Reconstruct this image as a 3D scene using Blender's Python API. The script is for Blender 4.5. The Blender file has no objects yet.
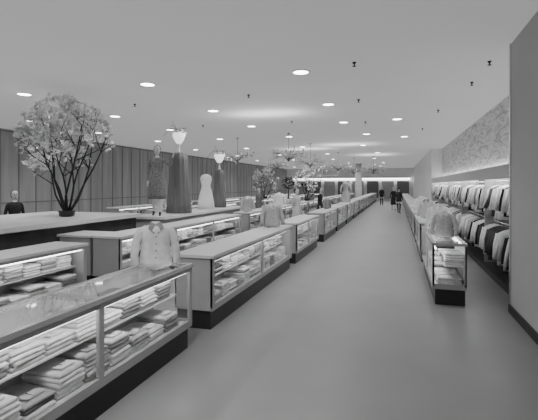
import bpy, math, random
from mathutils import Vector, Matrix
R=random.Random(7)
sc=bpy.context.scene
COL=sc.collection
CAMZ=1.9; CEIL=4.0

# ------------------------------------------------------------ materials
def mat(name,v,rough=0.6,var=0.12,scale=6.0,spec=0.3,metal=0.0,stretch=(1,1,1),bump=0.0,emit=0.0):
    m=bpy.data.materials.new(name); m.use_nodes=True
    nt=m.node_tree; b=nt.nodes['Principled BSDF']
    b.inputs['Roughness'].default_value=rough
    b.inputs['Metallic'].default_value=metal
    b.inputs['Specular IOR Level'].default_value=spec
    tc=nt.nodes.new('ShaderNodeTexCoord'); mp=nt.nodes.new('ShaderNodeMapping')
    mp.inputs['Scale'].default_value=stretch
    n=nt.nodes.new('ShaderNodeTexNoise'); n.inputs['Scale'].default_value=scale; n.inputs['Detail'].default_value=4
    r=nt.nodes.new('ShaderNodeValToRGB')
    a=max(0,v*(1-var)); c=min(1,v*(1+var))
    r.color_ramp.elements[0].position=.3; r.color_ramp.elements[1].position=.7
    r.color_ramp.elements[0].color=(a,a,a,1); r.color_ramp.elements[1].color=(c,c,c,1)
    nt.links.new(tc.outputs['Object'],mp.inputs['Vector']); nt.links.new(mp.outputs['Vector'],n.inputs['Vector'])
    nt.links.new(n.outputs['Fac'],r.inputs['Fac']); nt.links.new(r.outputs['Color'],b.inputs['Base Color'])
    if bump:
        bp=nt.nodes.new('ShaderNodeBump'); bp.inputs['Strength'].default_value=bump
        nt.links.new(n.outputs['Fac'],bp.inputs['Height']); nt.links.new(bp.outputs['Normal'],b.inputs['Normal'])
    if emit:
        b.inputs['Emission Color'].default_value=(1,1,1,1); b.inputs['Emission Strength'].default_value=emit
    return m
def glassmat():
    m=bpy.data.materials.new('case_glass'); m.use_nodes=True; nt=m.node_tree
    for n in list(nt.nodes): nt.nodes.remove(n)
    o=nt.nodes.new('ShaderNodeOutputMaterial'); t=nt.nodes.new('ShaderNodeBsdfTransparent'); g=nt.nodes.new('ShaderNodeBsdfGlossy')
    t.inputs['Color'].default_value=(.96,.96,.96,1); g.inputs['Roughness'].default_value=.03; g.inputs['Color'].default_value=(.9,.9,.9,1)
    lw=nt.nodes.new('ShaderNodeLayerWeight'); lw.inputs['Blend'].default_value=.5
    p=nt.nodes.new('ShaderNodeMath'); p.operation='POWER'; p.inputs[1].default_value=3.5
    q=nt.nodes.new('ShaderNodeMath'); q.operation='MULTIPLY_ADD'; q.inputs[1].default_value=.8; q.inputs[2].default_value=.06
    mx=nt.nodes.new('ShaderNodeMixShader')
    nt.links.new(lw.outputs['Facing'],p.inputs[0]); nt.links.new(p.outputs[0],q.inputs[0]); nt.links.new(q.outputs[0],mx.inputs[0])
    nt.links.new(t.outputs[0],mx.inputs[1]); nt.links.new(g.outputs[0],mx.inputs[2]); nt.links.new(mx.outputs[0],o.inputs[0])
    return m
M_floor=mat('floor_linoleum',.25,.38,.05,1.2,.4)
M_ceil=mat('ceiling_plaster_fill_glow',.36,.9,.03,.6,.1,emit=.28)  # plain plaster; the emission is an added even fill light
M_lam=mat('counter_laminate',.38,.4,.05,3)
M_lamtop=mat('counter_top_laminate',.68,.3,.04,3,.4)
M_dark=mat('toe_base_dark',.03,.4,.1,3)
M_white=mat('case_white_enamel',.7,.4,.03,3)
M_metal=mat('case_metal_trim',.7,.25,.04,5,metal=.8)
M_glass=glassmat()
M_tube=mat('fluorescent_tube',.9,.5,.01,3,emit=7)
M_sh=[mat('shirt_cotton_%d'%i,v,.85,.12,14,.1,bump=.15) for i,v in enumerate([.85,.66,.46,.25,.08,.025])]
M_panel=mat('wall_panel_grey',.46,.6,.04,1.5)
M_wood=mat('wall_left_wood',.34,.6,.2,1.5,stretch=(1,2,.2))
M_batten=mat('batten_wood',.2,.6,.15,3,stretch=(1,2,.2))
M_white2=mat('plaster_white',.8,.7,.04,3)
M_globe=mat('globe_lamp_glass',.85,.5,.04,3,emit=1.2)
M_black=mat('black_metal',.03,.5,.1,5)
M_brass=mat('pale_metal',.14,.5,.1,5)
M_bark=mat('branch_bark',.03,.8,.3,20,bump=.3)
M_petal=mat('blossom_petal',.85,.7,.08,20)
M_petal2=mat('blossom_petal_grey',.5,.7,.2,20)  # greyer petals mixed in at random to stand out against the ceiling
M_skin=mat('skin',.58,.5,.04,8)
M_hair=mat('hair',.05,.6,.3,30)
M_fab1=mat('dress_fabric_mid',.17,.85,.6,40)
M_fab2=mat('dress_fabric_light',.6,.85,.12,25)
M_fab3=mat('suit_dark',.03,.85,.2,20)
M_drape=mat('drape_fabric',.16,.85,.15,6,stretch=(6,6,.3))
M_lamp=mat('lamp_lens',.9,.5,.01,3,emit=12)
M_cove=mat('cove_light',.9,.5,.01,3,emit=7)
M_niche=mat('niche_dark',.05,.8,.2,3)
M_leaf=mat('foliage_dark',.05,.8,.4,12)

# mural wallpaper
def mural():
    m=mat('wall_mural_paper',.55,.8,.1,2); nt=m.node_tree; b=nt.nodes['Principled BSDF']
    tc=nt.nodes.new('ShaderNodeTexCoord'); mp=nt.nodes.new('ShaderNodeMapping'); mp.inputs['Rotation'].default_value=(math.radians(35),0,0)
    mp.inputs['Scale'].default_value=(1,.5,2.2)
    n=nt.nodes.new('ShaderNodeTexNoise'); n.inputs['Scale'].default_value=2.0; n.inputs['Detail'].default_value=6; n.inputs['Distortion'].default_value=2.5
    r=nt.nodes.new('ShaderNodeValToRGB'); r.color_ramp.elements[0].position=.36; r.color_ramp.elements[1].position=.56
    r.color_ramp.elements[0].color=(.46,.46,.46,1); r.color_ramp.elements[1].color=(.78,.78,.78,1)
    nt.links.new(tc.outputs['Object'],mp.inputs['Vector']); nt.links.new(mp.outputs[0],n.inputs['Vector']); nt.links.new(n.outputs['Fac'],r.inputs[0]); nt.links.new(r.outputs[0],b.inputs['Base Color'])
    return m
M_mural=mural()

# ------------------------------------------------------------ mesh builder
class MB:
    def __init__(s): s.v=[];s.f=[];s.m=[];s.sm=[];s.mats=[]
    def mi(s,m):
        if m not in s.mats: s.mats.append(m)
        return s.mats.index(m)
    def add(s,vs,fs,m,smooth=False):
        o=len(s.v); s.v+= [tuple(p) for p in vs]; k=s.mi(m)
        for f in fs: s.f.append([i+o for i in f]); s.m.append(k); s.sm.append(smooth)
    def box(s,x0,x1,y0,y1,z0,z1,m,T=None):
        vs=[Vector((x,y,z)) for x in(x0,x1) for y in(y0,y1) for z in(z0,z1)]
        if T: vs=[T@p for p in vs]
        s.add(vs,[(0,1,3,2),(4,6,7,5),(0,4,5,1),(2,3,7,6),(0,2,6,4),(1,5,7,3)],m)
    def tube(s,pts,rad,m,n=8,sx=1,cap=True):
        pts=[Vector(p) for p in pts]; vs=[];fs=[]
        for i,p in enumerate(pts):
            d=(pts[min(i+1,len(pts)-1)]-pts[max(i-1,0)]).normalized()
            a=Vector((0,1,0)) if abs(d.y)<.9 else Vector((1,0,0))
            u=d.cross(a).normalized(); w=d.cross(u)
            r=rad[i] if isinstance(rad,(list,tuple)) else rad
            for k in range(n):
                t=2*math.pi*k/n; vs.append(p+u*(r*math.cos(t))+w*(r*sx*math.sin(t)))
        for i in range(len(pts)-1):
            for k in range(n):
                fs.append((i*n+k,i*n+(k+1)%n,(i+1)*n+(k+1)%n,(i+1)*n+k))
        if cap: fs.append(tuple(range(n))[::-1]); fs.append(tuple((len(pts)-1)*n+k for k in range(n)))
        s.add(vs,fs,m,True)
    def lathe(s,prof,m,n=20,c=(0,0,0),sx=1,sy=1,wave=0,nw=8,cap=True):
        vs=[];fs=[]
        for j,(r,z) in enumerate(prof):
            for k in range(n):
                t=2*math.pi*k/n; rr=r*(1+wave*math.cos(nw*t+j*.2))
                vs.append((c[0]+rr*sx*math.cos(t),c[1]+rr*sy*math.sin(t),c[2]+z))
        for i in range(len(prof)-1):
            for k in range(n):
                fs.append((i*n+k,i*n+(k+1)%n,(i+1)*n+(k+1)%n,(i+1)*n+k))
        if cap: fs.append(tuple(range(n))[::-1]); fs.append(tuple((len(prof)-1)*n+k for k in range(n)))
        s.add(vs,fs,m,True)
    def ball(s,c,r,m,n=10,sx=1,sy=1,sz=1):
        prof=[(max(.0005,r*math.sin(math.pi*i/n)),-r*sz*math.cos(math.pi*i/n)) for i in range(n+1)]
        s.lathe(prof,m,max(6,n+2),c,sx,sy)
    def shirt(s,cx,cy,z,dx,dy,th,m,ang=0,tilt=0,collar=False):
        T=Matrix.Translation((cx,cy,z))@Matrix.Rotation(ang,4,'Z')@Matrix.Rotation(tilt,4,'Y')
        # section in x-z with rounded fold
        sec=[]
        for k in range(5):
            t=-math.pi/2+math.pi*k/4; sec.append((dx/2-th/2+th/2*math.cos(t),th/2+th/2*math.sin(t)))
        for k in range(3):
            t=math.pi/2+math.pi*k/2; sec.append((-dx/2+th/3+th/3*math.cos(t),th/2+th/2*math.sin(t)))
        n=len(sec); ys=[-.5,-.46,-.15,.15,.46,.5]; sc_=[.55,1,1,1,1,.55]
        vs=[];fs=[]
        for j,yy in enumerate(ys):
            h=R.uniform(-.003,.003)
            for (x,zz) in sec:
                vs.append(T@Vector((x+(R.uniform(-.004,.004)),yy*dy,th/2+(zz-th/2)*sc_[j]+h)))
        for j in range(len(ys)-1):
            for k in range(n): fs.append((j*n+k,j*n+(k+1)%n,(j+1)*n+(k+1)%n,(j+1)*n+k))
        fs.append(tuple(range(n))[::-1]); fs.append(tuple((len(ys)-1)*n+k for k in range(n)))
        s.add(vs,fs,m,True)
        if collar:
            for sg in(-1,1):
                a=[T@Vector(p) for p in [(dx*.38,0,th+.004),(dx*.40,sg*.07,th+.012),(dx*.18,sg*.075,th+.012),(dx*.1,sg*.012,th+.003)]]
                b=[p+Vector((0,0,.008)) for p in a]
                s.add(a+b,[(0,1,2,3),(7,6,5,4),(0,4,5,1),(1,5,6,2),(2,6,7,3),(3,7,4,0)],m)
    def obj(s,name,parent=None,loc=(0,0,0),rot=0):
        me=bpy.data.meshes.new(name); me.from_pydata(s.v,[],s.f)
        for m in s.mats: me.materials.append(m)
        me.polygons.foreach_set('material_index',s.m); me.polygons.foreach_set('use_smooth',s.sm); me.update()
        o=bpy.data.objects.new(name,me); COL.objects.link(o); o.location=loc; o.rotation_euler=(0,0,rot)
        if parent: o.parent=parent
        return o
def empty(name,loc=(0,0,0),rot=0):
    o=bpy.data.objects.new(name,None); COL.objects.link(o); o.location=loc; o.rotation_euler=(0,0,rot); o.empty_display_size=.2
    return o
def linked(src,name,loc,rot=0):
    o=bpy.data.objects.new(name,src.data); COL.objects.link(o); o.location=loc; o.rotation_euler=(0,0,rot); return o

# ------------------------------------------------------------ shell
def slab(name,x0,x1,y0,y1,z0,z1,m):
    b=MB(); b.box(x0,x1,y0,y1,z0,z1,m); return b.obj(name)
XL=-14; YF=54; YB=-5
slab('floor',XL-.2,4,YB-.2,YF+.2,-.1,0,M_floor)
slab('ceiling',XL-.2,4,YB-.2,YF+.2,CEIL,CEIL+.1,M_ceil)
slab('wall_left',XL-.2,XL,YB,YF,0,CEIL,M_wood)
slab('wall_back',XL-.2,4,YB-.2,YB,0,CEIL,M_panel)
slab('wall_far',XL-.2,4,YF,YF+.2,0,CEIL,M_white2)
b=MB()
y=YB+.1
while y<YF: b.box(XL,XL+.02,y,y+.05,0,CEIL,M_batten); y+=.8
for z in (1.2,3.9): b.box(XL,XL+.018,YB,YF,z,z+.05,M_batten)
b.obj('trim_1_left_battens')
# right side
slab('wall_right',2.5,2.7,7.06,26,0,CEIL,M_mural)
slab('wall_right_near',1.62,2.7,YB,7.06,0,CEIL,M_panel)
slab('wall_right_far',1.9,2.7,26,YF,0,CEIL,M_white2)
b=MB(); b.box(1.595,1.62,YB,7.07,0,.12,M_dark); b.obj('baseboard_right')
b=MB(); b.box(1.605,1.62,7.0,7.075,0.12,CEIL,M_metal); b.obj('trim_2_panel_edge')

# ------------------------------------------------------------ clothing alcove along right wall
def garment(b,cx,cy,ztop,h,m,w=.46,sl=.5):
    # jacket on hanger, faces +-Y ; smooth elliptical torso, two sleeves
    prof=[(.02,0),(.10,-.02),(.20,-.07),(.215,-.14),(.19,-.3),(.175,-.42),(.20,-h*.8),(.215,-h)]
    k=w/.46
    b.lathe([(r*k,z) for r,z in prof][::-1],m,10,(cx,cy,ztop),1,.22,.05,4)
    for sg in(-1,1):
        o=R.uniform(.0,.1)
        b.tube([(cx+sg*.19*k,cy,ztop-.09),(cx+sg*.25*k,cy-.02,ztop-.3),(cx+sg*(.25+o)*k,cy-.06,ztop-sl)],[.06,.05,.04],m,6)
    b.tube([(cx,cy,ztop-.02),(cx,cy,ztop+.05),(cx+.02,cy,ztop+.08)],.004,M_metal,4)
al=empty('clothing_rack_alcove')
b=MB()
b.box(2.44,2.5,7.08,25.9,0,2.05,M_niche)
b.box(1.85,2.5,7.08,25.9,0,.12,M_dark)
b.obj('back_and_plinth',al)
b=MB()
b.box(1.92,2.5,7.08,25.9,2.16,2.26,M_white2)
b.box(1.90,1.94,7.08,25.9,2.02,2.28,M_lam)
b.box(1.96,2.44,7.08,25.9,2.12,2.15,M_cove)
b.box(2.40,2.44,7.08,25.9,2.30,2.36,M_cove)
b.obj('lit_valance',al)
b=MB()
for yy in [10.8,14.5,18.2,22,25.85]: b.box(1.95,2.5,yy-.03,yy+.03,.12,2.12,M_lam)
b.obj('dividers',al)
b=MB()
b.tube([(2.17,7.1,1.98),(2.17,25.8,1.98)],.014,M_metal,6); b.tube([(2.12,7.1,1.1),(2.12,25.8,1.1)],.014,M_metal,6)
b.obj('rails',al)
b=MB()
y=7.25
while y<25.6:
    m=R.choice([M_sh[0],M_sh[1],M_sh[2],M_sh[0],M_sh[4],M_sh[5],M_sh[0],M_sh[3]])
    garment(b,2.17,y,1.9,R.uniform(.55,.72),m)
    m=R.choice([M_sh[0],M_sh[2],M_sh[0],M_sh[4],M_sh[5],M_sh[0],M_sh[1]])
    garment(b,2.12,y+.05,1.02,R.uniform(.55,.75),m,sl=.55)
    y+=R.uniform(.2,.34)
b.obj('hanging_garments',al)

# ------------------------------------------------------------ display counters
def counter(name,L,nwin,depth=.55,h=.98,glass_top=False,glass_end=False,shelf=True,near=False,single=False,light=True):
    root=None
    b=MB()
    b.box(-depth+.02,-.04,.03,L-.03,0,.25,M_dark)
    b.box(-depth,0,0,L,.25,.29,M_lam)
    b.box(-depth,-depth+.02,0,L,.29,h-.04,M_white)
    for (a,c) in ((0,.03),(L-.03,L)):
        if glass_end:
            b.box(-depth,-depth+.03,a,c,.29,h-.04,M_metal); b.box(-.03,0,a,c,.29,h-.04,M_metal)
            b.box(-depth,0,a,c,.29,.33,M_lam)
        else: b.box(-depth+.001,-.001,a,c,.29,h-.04,M_lam)
    b.box(-.03,0,0,L,.29,.33,M_lam); b.box(-.03,0,0,L,h-.085,h-.04,M_lam)
    for i in range(nwin+1):
        yc=min(max(.03,L*i/nwin),L-.03); b.box(-.03,.002,yc-.03,yc+.03,.29,h-.04,M_lam)
    if glass_top:
        b.box(-depth-.01,-depth+.04,-.01,L+.01,h-.04,h,M_metal); b.box(-.035,.012,-.01,L+.01,h-.04,h,M_metal)
        for i in range(nwin+1):
            yc=min(max(.02,L*i/nwin),L-.02); b.box(-depth+.04,-.035,yc-.03,yc+.03,h-.04,h,M_metal)
    else:
        b.box(-depth-.02,.02,-.02,L+.02,h-.04,h,M_lamtop)
    b.box(-depth+.02,-.18,.03,L-.03,.60,.615,M_white)      # shelf
    b.box(-depth+.02,-.031,.03,L-.03,.29,.30,M_white)
    if light: b.tube([(-.055,.06,h-.1),(-.055,L-.06,h-.1)],.012,M_tube,6)
    g=MB() if not single else b
    def pane(p): g.add(p,[(0,1,2,3)],M_glass)
    pane([(-.012,.03,.33),(-.012,L-.03,.33),(-.012,L-.03,h-.085),(-.012,.03,h-.085)])
    if glass_top: pane([(-depth+.04,.02,h-.006),(-.035,.02,h-.006),(-.035,L-.02,h-.006),(-depth+.04,L-.02,h-.006)])
    if glass_end:
        for yy in (.012,L-.012): pane([(-depth+.03,yy,.33),(-.03,yy,.33),(-.03,yy,h-.04),(-depth+.03,yy,h-.04)])
    s=MB() if not single else b
    step=.30
    n=int((L-.2)/step)
    for row in (0,1):
        for i in range(n):
            cy=.1+step/2+(L-.2-n*step)/2+ i*step
            z=.302 if row==0 else .617
            k=R.choice([3,4,5,6]) if row==0 else R.choice([3,4,5,6])
            base=R.choices(range(6),[6,4,3,2,1,.6])[0]
            dx=.37 if row==0 else .32
            if row==0: cx=-.27
            else: cx=-.345
            for j in range(k):
                th=R.uniform(.032,.042)
                if z+th>(.59 if row==0 else h-.1): break
                mm=M_sh[base] if R.random()<.6 else R.choice(M_sh[:4])
                s.shirt(cx+R.uniform(-.012,.012),cy+R.uniform(-.01,.01),z,dx,.265,th,mm,R.uniform(-.05,.05),0,near and (j==k-1))
                z+=th*.97
    if single: return b
    return b,g,s
cnt=[0]
def place(L,nwin,x,y,face=1,li=0,name='display_counter',**k):
    b,g,s=counter('c',L,nwin,**k)
    rot=0 if face>0 else math.pi
    root=empty(name,(x,y,0),rot)
    b.obj('cabinet',root); g.obj('glass_panes',root); s.obj('folded_shirts',root)
    if li:
        ld=bpy.data.lights.new('case_strip','AREA'); ld.shape='RECTANGLE'; ld.size=L*.95; ld.size_y=.04; ld.energy=li
        lo=bpy.data.objects.new('case_strip',ld); COL.objects.link(lo); lo.parent=root; lo.location=(-.06,L/2,.885)
        lo.rotation_euler=(0,0,math.pi/2)
    return root
XA=-2.3
c1=place(6.3,4,XA,-1.85,glass_top=True,near=True,li=17,glass_end=True)
c2=place(4.3,2,XA,5.02,near=True,li=13)
c3=place(2.9,2,XA,9.86,li=9)
XB=-4.7
place(5.6,3,XB,-.08,li=15,depth=.6)
place(6.0,3,XB,6.36,li=17,depth=.6)
# right counter row facing -X : origin rotated 180 -> extends to -Y, so start at far end
place(2.9,2,.54,10.05,face=-1,li=13,glass_end=True,glass_top=True,depth=.5)
# far linked counters
fc=counter('far',2.9,2,single=True).obj('display_counter',None,(XA,13.9,0))
y=17.3
i=0
while y<48:
    linked(fc,'display_counter',(XA,y,0)); y+=3.4
y=13.2
while y<48:
    linked(fc,'display_counter',(XB,y,0)); y+=3.3
y=13.9
while y<48:
    linked(fc,'display_counter',(.54,y,0),math.pi); y+=3.7
for xx in (-8.2,-10.8):
    y=14.5
    while y<46: linked(fc,'display_counter',(xx,y,0)); y+=3.6

# lateral end counter of the middle island
b=MB()
b.box(-6.0,-5.34,6.4,7.0,0,.25,M_dark); b.box(-6.02,-5.34,6.36,7.0,.25,.94,M_lam); b.box(-6.06,-5.33,6.33,7.04,.94,.98,M_lamtop)
b.obj('wrapping_counter')
# central fixtures
b=MB()
b.box(-8.7,-6.15,3.2,8.9,0,.2,M_dark); b.box(-8.7,-6.12,3.2,8.9,.2,1.1,M_niche); b.box(-8.8,-6.05,3.1,9.0,1.12,1.2,M_lamtop); b.box(-8.7,-6.1,3.15,8.95,1.1,1.12,M_lam)
b.obj('stock_fixture')
b=MB()
b.box(-6.5,-5.6,9.3,15,0,.2,M_dark); b.box(-6.55,-5.55,9.25,15,.2,1.04,M_lam); b.box(-6.62,-5.48,9.2,15.05,1.04,1.1,M_lamtop)
b.obj('display_platform')

# ------------------------------------------------------------ blossom tree
def tree(loc,h=2.7,spread=1.05,seed=3,nfl=1500,name='blossom_tree',fs_=(.028,.048),ns=9):
    rr=random.Random(seed); b=MB(); tips=[]
    root=empty(name,loc)
    def inside(q):   # rounded crown envelope
        if q.z<h*.55: rz=.62*h-.07
        else: rz=h*.45
        return (q.x/spread)**2+(q.y/spread)**2+((q.z-h*.55)/rz)**2<1.0
    def br(p,d,l,r,lv):
        pts=[p];rad=[r]; q=p.copy()
        n=5
        for i in range(n):
            d=(d+Vector((rr.uniform(-.2,.2),rr.uniform(-.2,.2),rr.uniform(-.06,.16)))).normalized()
            nq=q+d*l/n
            if nq.z>.3 and not inside(nq): break
            if nq.z<.15 and lv>0: break
            q=nq
            pts.append(q.copy()); rad.append(r*(1-.5*(i+1)/n))
            if lv>=2 or (lv==1 and i>2): tips.append((q.copy(),lv))
        if len(pts)<2: return
        b.tube(pts,rad,M_bark,5 if lv>1 else 7)
        if lv<4:
            for k in range(4 if lv==0 else 3):
                i=rr.randint(max(1,len(pts)//2-(lv>0)),len(pts)-1)
                nd=(d+Vector((rr.uniform(-1.1,1.1),rr.uniform(-1.1,1.1),rr.uniform(-.8,.6)))).normalized()
                br(pts[i].copy(),nd,l*rr.uniform(.45,.7),rad[i]*.7,lv+1)
    for k in range(ns):
        a=2*math.pi*k/ns+rr.uniform(-.3,.3)
        sp=rr.choice([.12,.35,.6,.85])
        br(Vector((.04*math.cos(a),.04*math.sin(a),.05)),Vector((sp*math.cos(a),sp*math.sin(a),1)).normalized(),h*rr.uniform(.45,.8),.024,0)
    b.obj('branches',root)
    f=MB()
    for k in range(nfl):
        p,lv=rr.choice(tips); p=p+Vector([rr.gauss(0,.03) for _ in range(3)])
        R3=Matrix.Rotation(rr.uniform(0,6.3),3,'Z')@Matrix.Rotation(rr.uniform(0,3.1),3,'X')
        s=rr.uniform(*fs_)
        vs=[p];fs=[]
        for j in range(5):
            t=2*math.pi*j/5
            for (rad_,dt,zz) in ((.75,-.42,.25),(1.05,0,.35),(.75,.42,.25)):
                vs.append(p+R3@Vector((rad_*s*math.cos(t+dt),rad_*s*math.sin(t+dt),zz*s)))
            o=1+3*j; fs.append((0,o,o+1,o+2))
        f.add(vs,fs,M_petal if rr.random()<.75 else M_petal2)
    f.obj('blossoms',root)
    p=MB(); p.lathe([(.12,0),(.16,.02),(.17,.10),(.19,.12),(.17,.13),(.02,.11)],M_dark,20); p.obj('planter',root)
    return root
tree((-7.0,7.6,1.205),2.68,1.05,5,2400,fs_=(.034,.054))

# ------------------------------------------------------------ human figures / mannequins
def figure(name,loc,rot,top,dress=True,hair=M_hair,armR=None,armL=None,scale=1.0,longhair=True,step=0.12,base=False):
    root=empty(name,loc,rot); root.scale=(scale,)*3
    # joints (facing -Y), height ~1.72
    V=[];E=[];Rr=[]
    def v(p,r,par=None):
        V.append(p); Rr.append(r); 
        if par is not None: E.append((par,len(V)-1))
        return len(V)-1
    pel=v((0,0,.95),(.15,.105)); wa=v((0,0,1.08),(.118,.085),pel); ch=v((0,-.005,1.27),(.15,.105),wa); up=v((0,.005,1.40),(.10,.075),ch)
    nk=v((0,.0,1.47),(.048,.05),up); hd0=v((0,-.005,1.53),(.05,.055),nk)
    for sg,arm in((-1,armR),(1,armL)):
        sh=v((sg*.165,.005,1.39),(.05,.05),up)
        el,wr=arm if arm else ((sg*.215,.03,1.11),(sg*.22,-.04,.87))
        e=v(el,(.038,.038),sh); 
        E_=Vector(el);W_=Vector(wr); mid=E_.lerp(W_,.35); m_=v(tuple(mid),(.036,.036),e); w=v(wr,(.024,.022),m_)
        d=(W_-E_).normalized(); side=d.cross(Vector((sg,0,0.01))); side=side.normalized() if side.length>.1 else Vector((0,1,0))
        pc=W_+d*.05; p=v(tuple(pc),(.030,.020),w)
        for k,(off,ln) in enumerate(((-.028,.07),(-.010,.082),(.010,.078),(.027,.06))):
            a=pc+side*off+d*.035; c1=a+d*ln*.5; c2=a+d*ln*.9+d.cross(side)*(.02*sg)
            i1=v(tuple(a),(.010,.010),p); i2=v(tuple(c1),(.0085,.0085),i1); v(tuple(c2),(.007,.007),i2)
        ta=pc-side*.035-d*.01; t1=v(tuple(ta),(.011,.011),p); v(tuple(ta-side*.02+d*.035),(.008,.008),t1)
    for sg in(-1,1):
        hp=v((sg*.085,0,.88),(.095,.10),pel); kn=v((sg*.09,-sg*step*.4-.01,.49),(.058,.058),hp)
        cf=v((sg*.09,-sg*step*.8+.01,.34),(.055,.055),kn)
        an=v((sg*.09,-sg*step,.085),(.035,.038),cf); ft=v((sg*.095,-sg*step-.10,.035),(.036,.028),an); v((sg*.098,-sg*step-.17,.028),(.028,.02),ft)
    me=bpy.data.meshes.new('body'); me.from_pydata([tuple(p) for p in V],E,[])
    o=bpy.data.objects.new('body',me); COL.objects.link(o)
    sk=o.modifiers.new('skin','SKIN'); sk.use_smooth_shade=True
    for i,r in enumerate(Rr):
        me.skin_vertices[0].data[i].radius=r
    me.skin_vertices[0].data[0].use_root=True
    sb=o.modifiers.new('sub','SUBSURF'); sb.levels=1; sb.render_levels=1
    bpy.context.view_layer.update()
    dg=bpy.context.evaluated_depsgraph_get(); m2=bpy.data.meshes.new_from_object(o.evaluated_get(dg))
    bpy.data.objects.remove(o)
    m2.materials.clear(); m2.materials.append(M_skin); m2.materials.append(top); m2.materials.append(M_fab3)
    for p in m2.polygons:
        c=p.center; p.use_smooth=True
        hand=False
        for sg,arm in((-1,armR),(1,armL)):
            wr=Vector(arm[1]) if arm else Vector((sg*.22,-.04,.87))
            el=Vector(arm[0]) if arm else Vector((sg*.215,.03,1.11))
            if (c-wr).dot((wr-el).normalized())>-.01 and (c-wr).length<.25: hand=True
        if hand: p.material_index=0
        elif c.z<.10: p.material_index=2
        elif c.z>1.46: p.material_index=0
        elif c.z>.8 or not dress: p.material_index=1
        else: p.material_index=0
    o=bpy.data.objects.new('body',m2); COL.objects.link(o); o.parent=root
    b=MB()
    # head
    prof=[(.004,-.115),(.035,-.108),(.055,-.085),(.068,-.04),(.075,.01),(.076,.05),(.066,.085),(.042,.108),(.004,.118)]
    hc=(0,-.015,1.635); b.lathe(prof,M_skin,16,hc,1,1.22)
    b.tube([(0,-.105,1.655),(0,-.125,1.62),(0,-.10,1.612)],[.006,.013,.006],M_skin,6)
    for sg in(-1,1):
        b.ball((sg*.076,-.005,1.63),.02,M_skin,6,.4,.8,1.4)
        b.ball((sg*.028,-.098,1.645),.009,M_hair,6,1.3,.6,.6)
        b.box(sg*.028-.015,sg*.028+.015,-.104,-.098,1.664,1.668,M_hair)
    b.ball((0,-.094,1.585),.015,M_fab1,6,1.3,.5,.35)
    # hair cap
    hp=[(.07,-.07 if longhair else -.01),(.085,-.02),(.088,.04),(.078,.09),(.05,.12),(.004,.135)]
    b.lathe(hp,hair,16,(0,.03,1.635),1,1.1,.03,5)
    b.obj('head',root)
    d=MB()
    if dress:
        d.lathe([(.21,.42),(.205,.55),(.19,.75),(.17,.9),(.13,1.05),(.122,1.10),(.155,1.24),(.165,1.33),(.13,1.41),(.075,1.45)],top,28,(0,0,0),1,.75,.02,7)
        d.obj('dress',root)
    else:
        d.lathe([(.165,.80),(.16,.9),(.15,1.05),(.168,1.25),(.18,1.35),(.13,1.42),(.065,1.46)],top,24,(0,0,0),1.05,.72,.01,5)
        d.obj('jacket',root)
    if base:
        q=MB(); q.lathe([(.22,0),(.22,.012),(.2,.018)],M_white2,24); q.obj('stand',root)
    return root
figure('dress_mannequin',(-6.0,9.65,1.1),math.radians(25),M_fab1,True,M_hair,armL=((.33,-.05,1.25),(.40,-.12,1.48)),base=False,scale=1.04)
figure('shopper',(.12,29,0),math.radians(170),M_fab3,False,longhair=False,step=.2)
figure('shopper',(-.25,33,0),math.radians(10),M_fab3,True,step=.16)
figure('shopper',(-1.35,40,0),math.radians(0),M_fab3,False,longhair=False,step=.18)
figure('sales_clerk',(-9.6,8.6,0),math.radians(60),M_fab3,True)
figure('sales_clerk',(-3.8,16.2,0),math.radians(60),M_fab2,True)
figure('sales_clerk',(-9.2,15.0,0),math.radians(30),M_fab2,True)
figure('sales_clerk',(-7.4,16.5,0),math.radians(20),M_fab3,True)
figure('sales_clerk',(-3.7,21.0,0),math.radians(80),M_fab3,True)
figure('sales_clerk',(-6.6,20.0,0),math.radians(-20),M_fab1,True)

# ------------------------------------------------------------ draped pillars with globe lamp and blossoms
def pillar(loc,h,w,s):
    root=empty('draped_lamp_pillar',loc)
    d=MB(); d.lathe([(w*.62,0),(w*.58,.3),(w*.5,h*.5),(w*.44,h*.85),(w*.40,h-.02),(w*.2,h)],M_drape,48,(0,0,0),1,.8,.07,12); d.obj('drape',root)
    u=MB(); u.lathe([(.07,h),(.03,h+.04),(.025,h+.2*s),(.06,h+.24*s)],M_white2,20)
    u.lathe([(.06,h+.24*s),(.10,h+.29*s),(.15,h+.38*s),(.18,h+.46*s),(.185,h+.52*s),(.17,h+.53*s)],M_globe,24)
    rr=random.Random(2)
    for k in range(30):
        a=rr.uniform(0,6.28); r=rr.uniform(0,.19)
        u.ball((r*math.cos(a),r*math.sin(a),h+.54*s+rr.uniform(0,.12)*(1-r*3)),rr.uniform(.03,.05),M_white2,5)
    for k in range(12):
        a=rr.uniform(0,6.28); r=rr.uniform(.2,.55)
        u.tube([(0,0,h+.5*s),(r*.5*math.cos(a),r*.5*math.sin(a),h+.66*s),(r*math.cos(a),r*math.sin(a),h+rr.uniform(.35,.85)*s)],[.008,.006,.004],M_bark,4)
    u.obj('globe_lamp',root)
pillar((-5.97,10.75,1.105),1.72,.58,1.05)
pillar((-6.1,13.9,1.105),1.35,.4,1.0)

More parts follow.
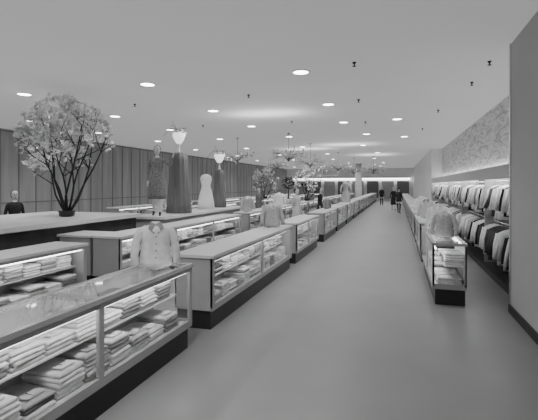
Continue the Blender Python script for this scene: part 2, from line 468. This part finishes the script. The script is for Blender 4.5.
# ------------------------------------------------------------ blouse display forms
def form(loc,rot,m,s=1.0,arms=True,skirt=False,stand=.0):
    b=MB()
    z0=stand
    b.lathe([(.11,0),(.11,.01),(.012,.02),(.012,z0+.05)],M_metal,16)
    body=[(.185,z0+.02),(.182,z0+.08),(.165,z0+.20),(.165,z0+.30),(.172,z0+.38),(.165,z0+.44),(.11,z0+.49),(.05,z0+.51),(.045,z0+.54)]
    if skirt: body=[(.24,z0),(.22,z0+.2),(.19,z0+.4),(.15,z0+.55),(.12,z0+.66),(.16,z0+.82),(.17,z0+.9),(.12,z0+.97),(.05,z0+1.0)]
    b.lathe(body,m,24,(0,0,0),1,.58,.025,6)
    zs=body[-3][1]-.02
    if arms:
        for sg in(-1,1):
            b.tube([(sg*.10,0,zs+.0),(sg*.175,0,zs-.05),(sg*.215,-.005,zs-.16),(sg*.235,-.02,zs-.3),(sg*.238,-.04,zs-.42)],[.035,.05,.05,.045,.042],m,10)
    # collar + placket + buttons
    zt=body[-1][1]
    for sg in(-1,1):
        b.add([(0,-.05,zt-.03),(sg*.06,-.03,zt),(sg*.09,-.085,zt-.07),(sg*.02,-.105,zt-.14)],[(0,1,2,3)],M_sh[3] if m is M_sh[1] else M_sh[1])
    for k in range(4): b.ball((0,-.102,zt-.17-k*.08),.008,M_dark,5)
    o=b.obj('blouse_display_form',None,loc,rot); o.scale=(s,s,s); return o
form((-2.58,4.12,.98),math.radians(35),M_sh[1],.95)
form((-2.6,8.75,.98),math.radians(35),M_sh[2],1.0)
form((.79,7.9,.98),math.radians(-20),M_sh[2],.85)
form((.80,9.0,.98),math.radians(-30),M_sh[0],1.0)
form((.80,12.4,.98),math.radians(-30),M_sh[1],1.0)
form((.80,15.2,.98),math.radians(-30),M_sh[0],1.0)
form((-6.05,12.7,1.105),math.radians(20),M_white2,1.15,False,True)
for (x,y,m,s,sk) in [(-2.6,16.2,3,.8,0),(-2.6,22.5,2,1.1,1),(-5.0,13.8,2,1,0),(-5,18,0,1.1,0),(-5,25,3,1.2,1),(-8.5,15.2,0,1,0),(-11.1,20,2,1.1,1)]:
    form((x,y,.98),math.radians(R.uniform(0,60)),M_sh[m],s,True,bool(sk))

# ------------------------------------------------------------ hanging spray chandeliers
def spray(loc,r,n,seed):
    rr=random.Random(seed); b=MB()
    top=CEIL-loc[2]
    b.tube([(0,0,0),(0,0,top)],.008,M_brass,5)
    b.lathe([(.06,top-.03),(.06,top)],M_brass,12)
    b.ball((0,0,0),.05,M_brass,6)
    for k in range(n):
        a=2*math.pi*k/n+rr.uniform(-.1,.1); rad=r*rr.uniform(.5,1); z=rr.uniform(-.1,.35)
        b.tube([(0,0,0),(rad*.5*math.cos(a),rad*.5*math.sin(a),z*.5+.15),(rad*math.cos(a),rad*math.sin(a),z)],.008,M_brass,4)
        b.tube([(rad*math.cos(a),rad*math.sin(a),z),(rad*math.cos(a),rad*math.sin(a),z+.12)],[.025,.02],M_white2,6)
        b.ball((rad*math.cos(a),rad*math.sin(a),z+.14),rr.uniform(.03,.05),M_white2,5)
    b.obj('spray_chandelier',None,loc)
for i,(x,y,z) in enumerate([(-4.2,16.5,2.9),(-6.8,17.5,2.95),(-4.2,21,2.85),(-6.8,24,2.9),(-3.6,27,2.85),(-1.6,31,2.9),(-3.2,33,2.8),(-2.0,38,2.9),(-5.5,29,2.8)]): spray((x,y,z),.85,18,i)
tree((-5.0,24,.985),2.2,.8,8,600,fs_=(.05,.07),ns=5); tree((-8.5,27,.985),2.2,.9,10,600,fs_=(.05,.07),ns=5)
# ball topiaries
def topiary(x,y,z):
    rr=random.Random(int(x*10+y)); b=MB()
    b.lathe([(.14,0),(.18,.22),(.2,.24),(.17,.25),(.02,.23)],M_white2,16); b.tube([(0,0,.2),(0,0,.8)],.025,M_bark,6)
    for k in range(260):
        v=Vector([rr.gauss(0,1) for _ in range(3)]).normalized()*rr.uniform(.2,.34); c=v+Vector((0,0,1.0))
        q=Matrix.Rotation(rr.uniform(0,6),3,'Z')@Matrix.Rotation(rr.uniform(0,3),3,'X')
        b.add([c+q@Vector(p) for p in ((-.05,0,0),(0,.03,.01),(.06,0,0),(0,-.03,.01))],[(0,1,2,3)],M_leaf)
    b.obj('ball_topiary',None,(x,y,z))
topiary(-5.0,19.6,.985)

# hanging sign boards
b=MB(); b.box(-.7,.7,-.03,.03,0,.5,M_white2); b.box(-.66,.66,-.035,-.03,.04,.46,M_lam)
for s_ in(-.6,.6): b.tube([(s_,0,.5),(s_,0,1.3)],.006,M_metal,4)
b.obj('department_sign',None,(-5.5,36,2.7))

# far wall details
b=MB(); b.box(-13,1.5,53.7,54,2.6,2.75,M_cove); b.box(-13,1.5,53.6,54,2.75,2.85,M_lam); b.obj('lit_cornice')
b=MB()
for k in range(8): b.box(-12.6+k*1.8,-11.2+k*1.8,53.8,54,.3,2.4,M_drape if k%2 else M_lam)
b.obj('wall_fixture_shelving')
# structural columns
for i,(x,y) in enumerate([(-3.6,42)]):
    b=MB(); b.box(-.3,.3,-.3,.3,0,CEIL,M_panel); b.box(-.33,.33,-.33,.33,0,.15,M_dark); b.box(-.33,.33,-.33,.33,CEIL-.06,CEIL,M_panel); b.obj('column',None,(x,y,0))

# ------------------------------------------------------------ ceiling lights
def downlight(name,x,y,power):
    b=MB()
    b.lathe([(.14,-.02),(.16,-.015),(.16,0)],M_white2,24,cap=False)
    b.lathe([(.001,-.012),(.135,-.012),(.14,-.02)],M_lamp,24,cap=False)
    o=b.obj(name,None,(x,y,CEIL)); 
    if power:
        l=bpy.data.lights.new('spot','SPOT'); l.energy=power; l.spot_size=math.radians(150); l.spot_blend=1; l.shadow_soft_size=.12
        lo=bpy.data.objects.new('downlight_lamp',l); COL.objects.link(lo)
        lo.parent=o; lo.location=(0,0,-.03)
yy=[-2.5,2.6,7.6,10.85,14.1,17.6,22.5,28.0,34,40.5,47.5]
for j,y in enumerate(yy):
    for i,x in enumerate((-1.7,-4.95,-8.2,-11.4)):
        gap=(yy[min(j+1,len(yy)-1)]-yy[max(j-1,0)])/2
        downlight('ceiling_downlight',x+(.5 if j%2 else 0)*(y>12),y,64*max(gap,3))
downlight('ceiling_downlight',0.0,13.9,100); downlight('ceiling_downlight',0.3,19,100)
def sprinkler(x,y):
    b=MB(); b.lathe([(.035,0),(.03,-.02),(.012,-.03),(.012,-.06),(.035,-.065),(.035,-.07)][::-1],M_black,12); b.obj('ceiling_sprinkler',None,(x,y,CEIL))
for (x,y) in [(-.7,7.3),(1.46,9.4),(1.5,7.9),(-.9,10.5),(1.1,12.6),(-3.3,9.2),(-6.5,9.4),(-1,14.2),(-3.3,13.4),(-6.5,13.4),(.9,16.5)]: sprinkler(x,y)

# ceiling wash lamps
def up(x,y,z,sx,sy,p):
    l=bpy.data.lights.new('uplight','AREA'); l.shape='RECTANGLE'; l.size=sx; l.size_y=sy; l.energy=p
    o=bpy.data.objects.new('uplight',l); COL.objects.link(o); o.location=(x,y,z); o.rotation_euler=(math.pi,0,0)
up(-3.7,11.8,3.3,1.9,.7,38); up(-2.5,22,3.3,2.4,1,50); up(-5,24,3.3,2.4,1,50); up(-1.5,30,3.3,2,2,60)

w=bpy.data.worlds.new('world'); sc.world=w; w.use_nodes=True
w.node_tree.nodes['Background'].inputs[0].default_value=(.5,.5,.5,1); w.node_tree.nodes['Background'].inputs[1].default_value=.3

# ------------------------------------------------------------ camera
cd=bpy.data.cameras.new('camera'); cam=bpy.data.objects.new('camera',cd); COL.objects.link(cam)
f=420
cd.sensor_width=36; cd.lens=f/538*36; cd.shift_y=-25/538; cd.clip_end=200
cam.location=(0,0,CAMZ); cam.rotation_euler=(math.pi/2,0,math.atan(128/f))
sc.camera=cam
